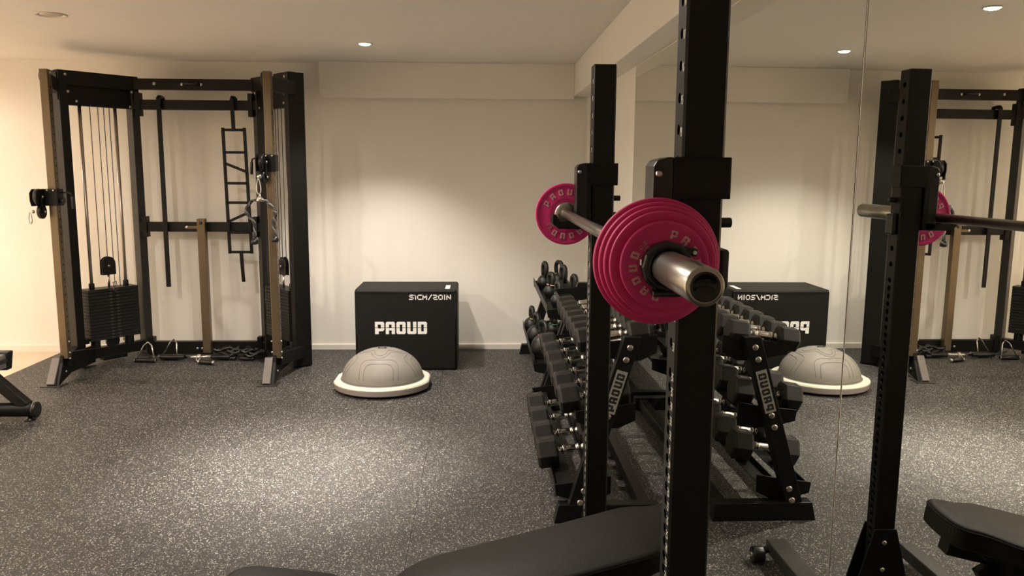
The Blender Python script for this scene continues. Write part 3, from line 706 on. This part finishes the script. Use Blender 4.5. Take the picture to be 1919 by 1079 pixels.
# J cups
BARX, BARZ = .272, 1.3005
for u in (0, 1):
    x0, y0 = UP[u]; x1, y1 = x0+UW, y0+UD; zb = 1.395; zt = 1.462
    jc = thing('j_cup', (x0, y0, 1.27), ('black steel bar catch on the near upright behind the large pink plates', 'black steel bar catch on the far upright beside the small pink plate')[u], 'bar catch', 'bar catches on the rack')
    m = MB(); t = .006; e = .0008
    m.box((x0-.014, y0-t-e, zb), (x1+.008, y0-e, zt)); m.build('front_band', B, jc, .0015)
    MB().box((x1+.0025, y0-t, zb), (x1+.010, y0+.045, zt)).build('side_flange', B, jc, .0015)
    MB().box((x0-.014, y0-t, 1.262), (x0-.002, y1+.004, zt)).build('back_plate', B, jc, .0015)
    MB().prism([(0,.0),(-.026,.0),(-.033,.008),(-.033,.185),(-.027,.195),(-.008,.200),(0,.200)], (x0-.014, y1+.0, 1.262), (1,0,0), (0,0,1), UD+.006).build('guard_block', MT['plast'], jc, .003)
    MB().prism([(0,0),(-.085,0),(-.105,.016),(-.105,.044),(-.093,.044),(-.082,.024),(0,.024)], (x0-.014, y1+.0, 1.262-.001), (1,0,0), (0,0,1), UD+.006).build('shelf', B, jc, .003)
    bolt(jc, (x0-.038, y0-.006, 1.435), (0,-1,0), .006)
    MB().cyl((x1+.001, (y0+y1)/2, 1.355), (x1+.024, (y0+y1)/2, 1.355), .0085, 14).build('locking_pin', MT['plast'], jc, .002)
    MB().box((x1+.001, y0+.008, 1.245), (x1+.018, y1-.008, 1.312)).build('pin_block', MT['plast'], jc, .006)
# barbell ------------------------------------------------------------------
ya, yb = .965, 2.995; s0, s1 = 1.288, 2.583
BB = thing('barbell', (BARX, 2.0, BARZ), 'olympic barbell with brushed steel sleeves resting across the two uprights', 'barbell')
MB().cyl((BARX, s0, BARZ), (BARX, s1, BARZ), .0142, 28).build('shaft', MT['steelbar'], BB)
sl = [(.0185,0),(.0232,.0015),(.0250,.004),(.0250,.30)]
def sleeve(y, d, L_):
    MB().lathe((BARX, y, BARZ), [(.0190,.0),(.0232,.0005),(.0250,.0035),(.0250,L_)], 48, (0,d,0)).build('sleeve', MT['steel'], BB)
    MB().lathe((BARX, y+d*(L_-.002), BARZ), [(.025,0),(.037,.001),(.039,.004),(.039,.014),(.036,.018),(.020,.020)], 40, (0,d,0)).build('inner_collar', MT['steel'], BB)
sleeve(ya, 1, s0-ya-.014); sleeve(yb, -1, yb-s1-.014)
for y, d in ((ya, 1), (yb, -1)):
    MB().lathe((BARX, y-d*.0012, BARZ), [(.0190,.0),(.0192,.0),(.0192,.0010),(.0150,.0014),(.0148,.0022),(.0,.0022)][::-1] if False else [(0,.0004),(.0150,.0004),(.0155,-.0006),(.0188,-.0006),(.0190,.002)], 40, (0,d,0)).build('end_plug', MT['plast'], BB)
    for zz in (-.005, .004):
        MB().tube([(BARX+.011*math.cos(a), y-d*.0016, BARZ+zz+.005*math.sin(a)) for a in [PI*k/10 for k in range(11)]], .0012, 6).build('end_cap_relief', MT['dark'], BB)
# pink plates
def plate(y, r, th, wt, label, a0, face=-1, hole=.0262):
    t = thing('fractional_plate', (BARX, y, BARZ), label, 'weight plate', 'pink fractional plates on the barbell')
    b = .0022
    pr = [(hole,0),(hole,th),(r*.60,th),(r*.62,th-.0006),(r-.010,th-.0006),(r-.008,th),(r-b,th),(r-b*.3,th-b*.3),(r,th-b),(r,b),(r-b*.3,b*.3),(r-b,0),(hole,0)]
    m = MB(); c = Vector((BARX, y, BARZ)); n_ = 72
    m.lathe(c, pr, n_, (0,face,0)); m.f = [f for f in m.f]; 
    # drop the two end caps so that the bore stays open
    m.f = m.f[:-2]; m.sm = m.sm[:-2]
    m.build('disc', MT['pink'], t)
    f0 = c+Vector((0, face*(th-.0002), 0)); e1 = Vector((1,0,0)) if face < 0 else Vector((-1,0,0)); e2 = Vector((0,0,1))
    hh = r*.19; ww = r*.155; R_ = r*.62
    for base in (a0, a0+180):
        m = MB(); arc_block(m, 'PROUD', f0, None, e1, e2, R_, base, 23.5, hh, ww, .0008)
        m.build('raised_lettering', MT['pinktext'], t)
    m = MB(); a = math.radians(a0+62); rad = e1*math.cos(a)+e2*math.sin(a); tan = e1*math.sin(a)-e2*math.cos(a)
    h2 = r*.075; w2 = r*.055
    stroke_text(m, wt, f0+rad*R_*1.03-tan*(len(wt)*w2*.62), tan, rad, h2, w2, w2*.5, r*.018, .0008)
    stroke_text(m, 'KG', f0+rad*(R_*1.03-h2*1.7)-tan*(w2*1.3), tan, rad, h2, w2, w2*.5, r*.018, .0008)
    m.build('weight_lettering', MT['pinktext'], t)
    return t
yy = 1.252
specs = [(.0985,.0145,'2.5','largest pink rubber weight plate, rearmost of the near stack on barbell'),
         (.0925,.0140,'2','pink rubber plate second from the back of the near stack'),
         (.0870,.0135,'1.5','middle-sized pink rubber plate, third in the near stack on barbell'),
         (.0805,.0120,'1','pink rubber plate just behind the smallest plate of the near stack'),
         (.0665,.0110,'0.5','smallest pink rubber plate with PROUD lettering, foremost in near stack')]
ys_ = []
for r, th, wt, lab in specs:
    plate(yy, r, th, wt, lab, 75); yy -= th+.0008
plate(2.612, .0985, .0145, '2.5', 'pink rubber plate at the far end of barbell beyond far upright', 152)
# locking collar
CL = thing('barbell_collar', (BARX, yy, BARZ), 'black plastic lock-jaw collar clamping the near pink plates on the sleeve', 'barbell collar')
ring = [(.0256,0),(.0256,.024),(.033,.026),(.0385,.022),(.0385,.002),(.036,0),(.0256,0)]
m = MB(); m.lathe((BARX, yy, BARZ), ring, 12, (0,-1,0), False); m.f = m.f[:-2]; m.sm = m.sm[:-2]; m.build('clamp_ring', MT['plast'], CL, .002)
MB().bar((BARX+.020, yy-.012, BARZ+.026), (BARX+.043, yy-.012, BARZ+.021), .020, .012, (0,0,1)).build('clamp_lever', MT['plast'], CL, .003)
MB().box((BARX-.022, yy-.026, BARZ-.043), (BARX+.02, yy-.002, BARZ-.034)).build('clamp_foot', MT['plast'], CL, .003)
MB().cyl((BARX+.038, yy-.024, BARZ+.022), (BARX+.038, yy-.0, BARZ+.022), .003, 10).build('hinge_pin', MT['bolt'], CL)
MB().box((BARX-.0395, yy-.018, BARZ+.003), (BARX-.0383, yy-.010, BARZ+.011)).build('logo_badge', MT['white'], CL)

# ================================================================== BENCH
BN = thing('weight_bench', (.15, 1.9, 0), 'adjustable bench with black vinyl pads standing between the rack uprights', 'weight bench')
def pad(name, c, yaw, pitch, outline_, th, mt=MT['vinyl']):
    R_ = Matrix.Rotation(yaw, 3, 'Z') @ Matrix.Rotation(-pitch, 3, 'Y')
    ux, uy = R_ @ Vector((1,0,0)), R_ @ Vector((0,1,0)); nrm = ux.cross(uy)
    c = Vector(c)
    layers = [(-th, .012), (-th*.92, .003), (-th*.12, 0), (-.004, .003), (0, .014)]
    m = MB(); n_ = len(outline_); cen = Vector((sum(p[0] for p in outline_)/n_, sum(p[1] for p in outline_)/n_))
    for z, sh in layers:
        for x, y in outline_:
            v = Vector((x, y))-cen; v = v*(1-sh/max(v.length, .01))+cen; m.v.append(c+ux*v.x+uy*v.y+nrm*z)
    for i in range(len(layers)-1):
        for j in range(n_):
            j2 = (j+1) % n_; m.f.append([i*n_+j, i*n_+j2, (i+1)*n_+j2, (i+1)*n_+j]); m.sm.append(i > 1)
    m.f.append(list(range(n_))[::-1]); m.sm.append(False); m.f.append([(len(layers)-1)*n_+j for j in range(n_)]); m.sm.append(True)
    o = m.build(name, mt, BN)
    pp_ = [c+ux*x+uy*y-nrm*.010 for x, y in outline_]
    MB().tube(pp_, .0022, 6, True).build('piping', mt, BN)
    return R_, c, ux, uy, nrm
def smooth_outline(pts, it=3):
    for _ in range(it):
        q = []
        for i in range(len(pts)):
            a, b = Vector(pts[i]), Vector(pts[(i+1) % len(pts)]); q += [tuple(a*.75+b*.25), tuple(a*.25+b*.75)]
        pts = q
    return pts
hw, hn = .140, .098
ol = smooth_outline([(-.395,-hw),(-.12,-hw),(.18,-hw),(.26,-hw),(.32,-hn),(.393,-hn),(.408,0),(.393,hn),(.32,hn),(.26,hw),(.18,hw),(-.12,hw),(-.395,hw)], 3)
BYAW, BPI = math.radians(6), math.radians(12.4)
_, bc, bux, buy, bn_ = pad('backrest_pad', (.15, 1.905, .491), BYAW, BPI, ol, .06)
ol2 = smooth_outline([(-.16,-.12),(.0,-hw),(.16,-hw),(.16,hw),(0,hw),(-.16,.12)], 3)
pad('seat_pad', (-.455, 1.80, .447), BYAW, math.radians(-12), ol2, .06)
MB().bar(bc-bux*.36-bn_*.085, bc+bux*.36-bn_*.085, .05, .045).build('backrest_beam', B, BN, .003)
for q in (-.2, .05, .28): MB().bar(bc+bux*q-buy*.09-bn_*.068, bc+bux*q+buy*.09-bn_*.068, .04, .010).build('pad_bracket', B, BN, .002)
MB().prism([(.40,.478),(.36,.19),(-.15,.22),(-.20,.345)], (0, 1.955, 0), (1,0,0), (0,0,1), .11).build('support_housing', B, BN, .004)
MB().bar((-.50, 1.815, .28), (.56, 1.93, .20), .06, .07).build('main_beam', B, BN, .004)
MB().bar((-.48, 1.815, .28), (-.48, 1.815, .39), .05, .05).build('seat_post', B, BN, .003)
MB().bar((.60, 1.50, .055), (.60, 2.83, .055), .075, .045).build('rear_foot', MT['grey'], BN, .004)
MB().bar((.125, 1.48, .055), (.125, 2.78, .055), .055, .045).build('middle_foot', MT['grey'], BN, .004)
MB().bar((.56, 1.93, .20), (.60, 1.935, .06), .06, .06, (0,1,0)).build('rear_post', B, BN, .003)
MB().bar((.13, 1.88, .24), (.127, 1.88, .06), .06, .06, (0,1,0)).build('middle_post', B, BN, .003)
MB().bar((-.50, 1.55, .030), (-.50, 2.08, .030), .06, .05).build('front_foot', B, BN, .004)
MB().bar((-.48, 1.815, .27), (-.50, 1.815, .04), .06, .06, (0,1,0)).build('front_post', B, BN, .003)
MB().bar((.30, 1.90, .22), (.42, 1.925, .43), .05, .03, (0,1,0)).build('ladder_support', B, BN, .003)
for y in (1.52, 2.80):
    MB().cyl((.655, y, .031), (.700, y, .031), .031, 24).build('wheel', MT['plast'], BN, .006)
    MB().cyl((.690, y, .031), (.704, y, .031), .010, 14).build('wheel_axle', CH, BN)
    MB().bar((.64, y, .05), (.68, y, .035), .03, .012).build('wheel_fork', B, BN, .002)
for x in (.10, .15, .20, .25): bolt(BN, (x+.12, 1.895-.035, .25), (0,-1,0), .011)
for p in ((-.03, .30), (.05, .32)): MB().cyl((p[0]+.42,1.885,p[1]), (p[0]+.42,1.97,p[1]), .009, 12).build('adjuster_pin', CH, BN)
for x, y in ((.60,1.53),(.60,2.60),(.125,1.53),(.125,2.60)):
    MB().cyl((x, y, 0), (x, y, .034), .018, 14).build('foot_pad', MT['plast'], BN)

# ================================================================== DUMBBELL RACK
def rack(name, y0, y1, tiers, label, sticker):
    t = thing(name, (.5, (y0+y1)/2, 0), label, 'rack')
    def legx(z): return .392+(z-.04)*.2917
    for q, y in enumerate((y0, y1-.05)):
        zt = tiers[-1][1]+.03
        MB().prism([(legx(.0)-.036,.03),(legx(.0)+.036,.03),(legx(zt)+.036,zt),(legx(zt)-.036,zt)], (0, y+.05, 0), (1,0,0), (0,0,1), .05).build('leaning_leg', B, t, .003)
        MB().prism([(.300,0),(.735,0),(.735,.078),(.318,.078)], (0, y+.052, 0), (1,0,0), (0,0,1), .056).build('base_foot', B, t, .003)
        for zz in [z for tr in tiers for z in (tr[1]-.012, tr[1]-.062)]:
            if q == 0: bolt(t, (legx(zz), y-.0005, zz), (0,-1,0), .0135, .006, MT['bolt'])
    for xf, z, wd in tiers:                                # xf = front lip x, z = tray height at the leg
        lx = legx(z); 
        pl = [(xf, z-.005), (xf+.006, z-.052), (lx-.02, z-.078), (lx+.05, z-.078), (xf+wd, z-.045), (xf+wd, z+.030), (lx, z+.01)]
        for y in (y0+.050, y1-.062): MB().prism(pl, (0, y+.008, 0), (1,0,0), (0,0,1), .008).build('tray_end_plate', B, t, .001)
        ya_, yb_ = y0+.055, y1-.055; sl_ = math.tan(math.radians(8))
        if name == 'dumbbell_rack':
            for a, b in ((xf+.004, xf+.085), (xf+wd-.085, xf+wd-.004)):
                za_, zb_ = z-.038+(a-xf)*sl_, z-.038+(b-xf)*sl_
                MB().prism([(a,za_+.022),(a,za_-.004),(b,zb_-.004),(b,zb_),(a+.004,za_),(a+.004,za_+.022)], (0, yb_, 0), (1,0,0), (0,0,1), yb_-ya_).build('tray_rail', B, t)
        else:
            MB().prism([(xf,z+.02),(xf+.003,z-.035),(xf+wd,z-.035+wd*sl_),(xf+wd,z+.025),(xf+wd-.004,z+.025),(xf+wd-.004,z-.031+wd*sl_),(xf+.007,z-.031),(xf+.004,z+.02)], (0, yb_, 0), (1,0,0), (0,0,1), yb_-ya_).build('tray', B, t)
    MB().box((.66, y0+.05, .015), (.71, y1-.05, .065)).build('base_rail', B, t, .003)
    if sticker:
        d = Vector((.2917,0,1)).normalized(); nrm = Vector((0,-1,0)); side = Vector((-1,0,.2917)).normalized()
        c0 = Vector((legx(.455), y0-.0006, .455))
        MB().bar(c0+d*.012, c0+d*.195, .046, .0012, nrm).build('badge', MT['sticker'], t)
        m = MB(); block_text(m, 'PROUD', c0+d*.022-side*.016-Vector((0,.0008,0)), d, side, .032, .026, .0075, .0008)
        tag(m.build('badge_lettering', MT['dark'], t), 'dark PROUD lettering')
    return t
DR = rack('dumbbell_rack', 3.155, 4.78, [(.305,.150,.235), (.385,.465,.25), (.435,.750,.28)],
          'black three-tier dumbbell rack with leaning end legs and PROUD badge', True)
def dumbbell(R_, L_, HL):
    t = thing('hex_dumbbell', (0,0,0), 'x', 'dumbbell')
    for e in (-1, 1):
        m = MB(); b = .010; k0 = 0; prof = [(R_*.82, L_/2-HL), (R_, L_/2-HL+b), (R_, L_/2-b), (R_*.84, L_/2)]
        for r, x in prof:
            for i in range(6):
                a = PI/3*i; rr = r/math.cos(PI/6); m.v.append(Vector((e*x, rr*math.cos(a), rr*math.sin(a))))
        for i in range(3):
            for j in range(6):
                j2 = (j+1) % 6; m.f.append([i*6+j, i*6+j2, (i+1)*6+j2, (i+1)*6+j]); m.sm.append(False)
        m.f.append(list(range(6))[::-1]); m.f.append([18+j for j in range(6)]); m.sm += [False]*2
        hd_ = m.build('hex_head', MT['hexr'], t, .003, seg=2)
        w_ = HL*.36; xx = e*(L_/2-HL/2)
        MB().box((xx-w_/2, -R_*.26, R_-.0005), (xx+w_/2, R_*.26, R_+.0008)).build('number_panel', MT['plast'], hd_, .0005, seg=1)
    gl = L_-2*HL; pr = []
    for k in range(13):
        u = k/12; r = .0145+.0035*math.sin(PI*u)**.8
        pr.append((r, -gl/2+u*gl))
    MB().lathe((0,0,0), [(.017,-gl/2-.001),(.017,-gl/2+.006),(.0125,-gl/2+.010),(.0125,-gl/2+.020),(.0195,-gl/2+.022),(.0195,-gl/2+.030)]+pr[3:-3]+[(.0195,gl/2-.030),(.0195,gl/2-.022),(.0125,gl/2-.020),(.0125,gl/2-.010),(.017,gl/2-.006),(.017,gl/2+.001)], 20, (1,0,0)).build('handle', MT['chrome'], t)
    return t
ORD = ['nearest', 'second nearest', 'third nearest', 'fourth nearest', 'fifth nearest', 'sixth nearest', 'seventh nearest', 'eighth nearest', 'ninth nearest', 'tenth nearest', 'farthest']
def row(proto, xc, z, ys__, tier, extra):
    for k, y in enumerate(ys__):
        lab = f'black hex dumbbell with chrome handle, {ORD[k]} on the {tier} tier{extra}'
        o = proto if k == 0 else copy_tree(proto, (xc, y, z), lab)
        o.location = (xc, y, z); o['label'] = lab; o['group'] = f'hex dumbbells on the {tier} tier'
        o.rotation_euler = (0, -math.radians(8), 0)
row(dumbbell(.0575, .30, .088), .478, .497, [3.33, 3.545, 3.755, 3.97, 4.18, 4.42], 'middle', ' of rack')
row(dumbbell(.063, .31, .095), .405, .194, [3.51, 3.745, 3.99, 4.245], 'bottom', ' of rack')
row(dumbbell(.047, .30, .088), .538, .770, [3.245+.137*k for k in range(7)], 'top', ' of rack')

# ================================================================== KETTLEBELL RACK
KR = rack('kettlebell_rack', 4.86, 6.30, [(.325,.250,.27), (.405,.590,.25)],
          'black two-tier kettlebell rack between dumbbell rack and back wall', False)
def kettlebell(r, hh_, band, hw_=None):
    t = thing('kettlebell', (0,0,0), 'x', 'kettlebell', 'black kettlebells on the end rack')
    c = (0,0,r*.93)
    prof = [(r*.62, -r*.93), (r*.75, -r*.88)]+[(r*math.sin(a), -r*math.cos(a)) for a in [PI*(.20+.80*k/14)*1.0 for k in range(1, 14)]]+[(0, r)]
    MB().lathe(c, prof, 24).build('bell', MT['kett'], t)
    hw_ = hw_ or r*.72; zt = r*1.86; top = zt+hh_; zb = r*1.55
    pts = [(0,-hw_*.72,zb), (0,-hw_*.98,zb+(top-zb)*.45), (0,-hw_,zb+(top-zb)*.70), (0,-hw_*.78,top-.010), (0,-hw_*.40,top), (0,hw_*.40,top), (0,hw_*.78,top-.010), (0,hw_,zb+(top-zb)*.70), (0,hw_*.98,zb+(top-zb)*.45), (0,hw_*.72,zb)]
    MB().tube(pts, .0155, 10).build('handle', MT['kett'], t)
    if band:
        for e in (-1, 1):
            y = e*hw_*.80; z = zb+(top-zb)*.12
            MB().tube([(.0175*math.cos(a), y+.0175*math.sin(a)*1.0, z+.004) for a in [2*PI*k/14 for k in range(14)]], .0030, 6, True).build('colour_band', MT[band], t)
    return t
def kb(x, y, z, r, hh_, band, rot, label):
    o = kettlebell(r, hh_, band); o.location = (x, y, z); o.rotation_euler = (0, 0, rot); o['label'] = label
kb(.472, 5.97, .560, .057, .090, None, .25, 'plain black kettlebell at far left of the upper tray, by end plate')
kb(.578, 5.97, .575, .056, .085, 'yel', .5, 'black kettlebell with yellow bands, tallest on the upper tray')
kb(.482, 5.52, .562, .052, .075, 'pinkb', .35, 'black kettlebell with pale pink band in middle of upper tray front row')
kb(.495, 5.13, .562, .050, .070, 'greenb', .25, 'small black kettlebell with pale green band at near end of upper tray')
kb(.575, 5.62, .574, .054, .098, None, .3, 'plain black kettlebell in the upper tray rear row behind pink banded one')
kb(.605, 5.22, .578, .048, .090, None, .3, 'small plain black kettlebell at the near end of upper tray rear row')
kb(.382, 6.02, .222, .062, .075, 'yel', .15, 'black kettlebell with yellow band at far end of the lower tray')
kb(.392, 5.62, .224, .070, .080, None, .2, 'plain black kettlebell in the middle of the lower tray front row')
kb(.405, 5.17, .226, .080, .085, 'redb', .3, 'largest black kettlebell with red band, nearest on the lower tray')
kb(.525, 5.80, .240, .050, .060, 'greenb', .3, 'small black kettlebell with green band in rear row of lower tray')
kb(.545, 5.40, .244, .050, .070, None, .3, 'plain black kettlebell in the lower tray rear row nearest the mirror')
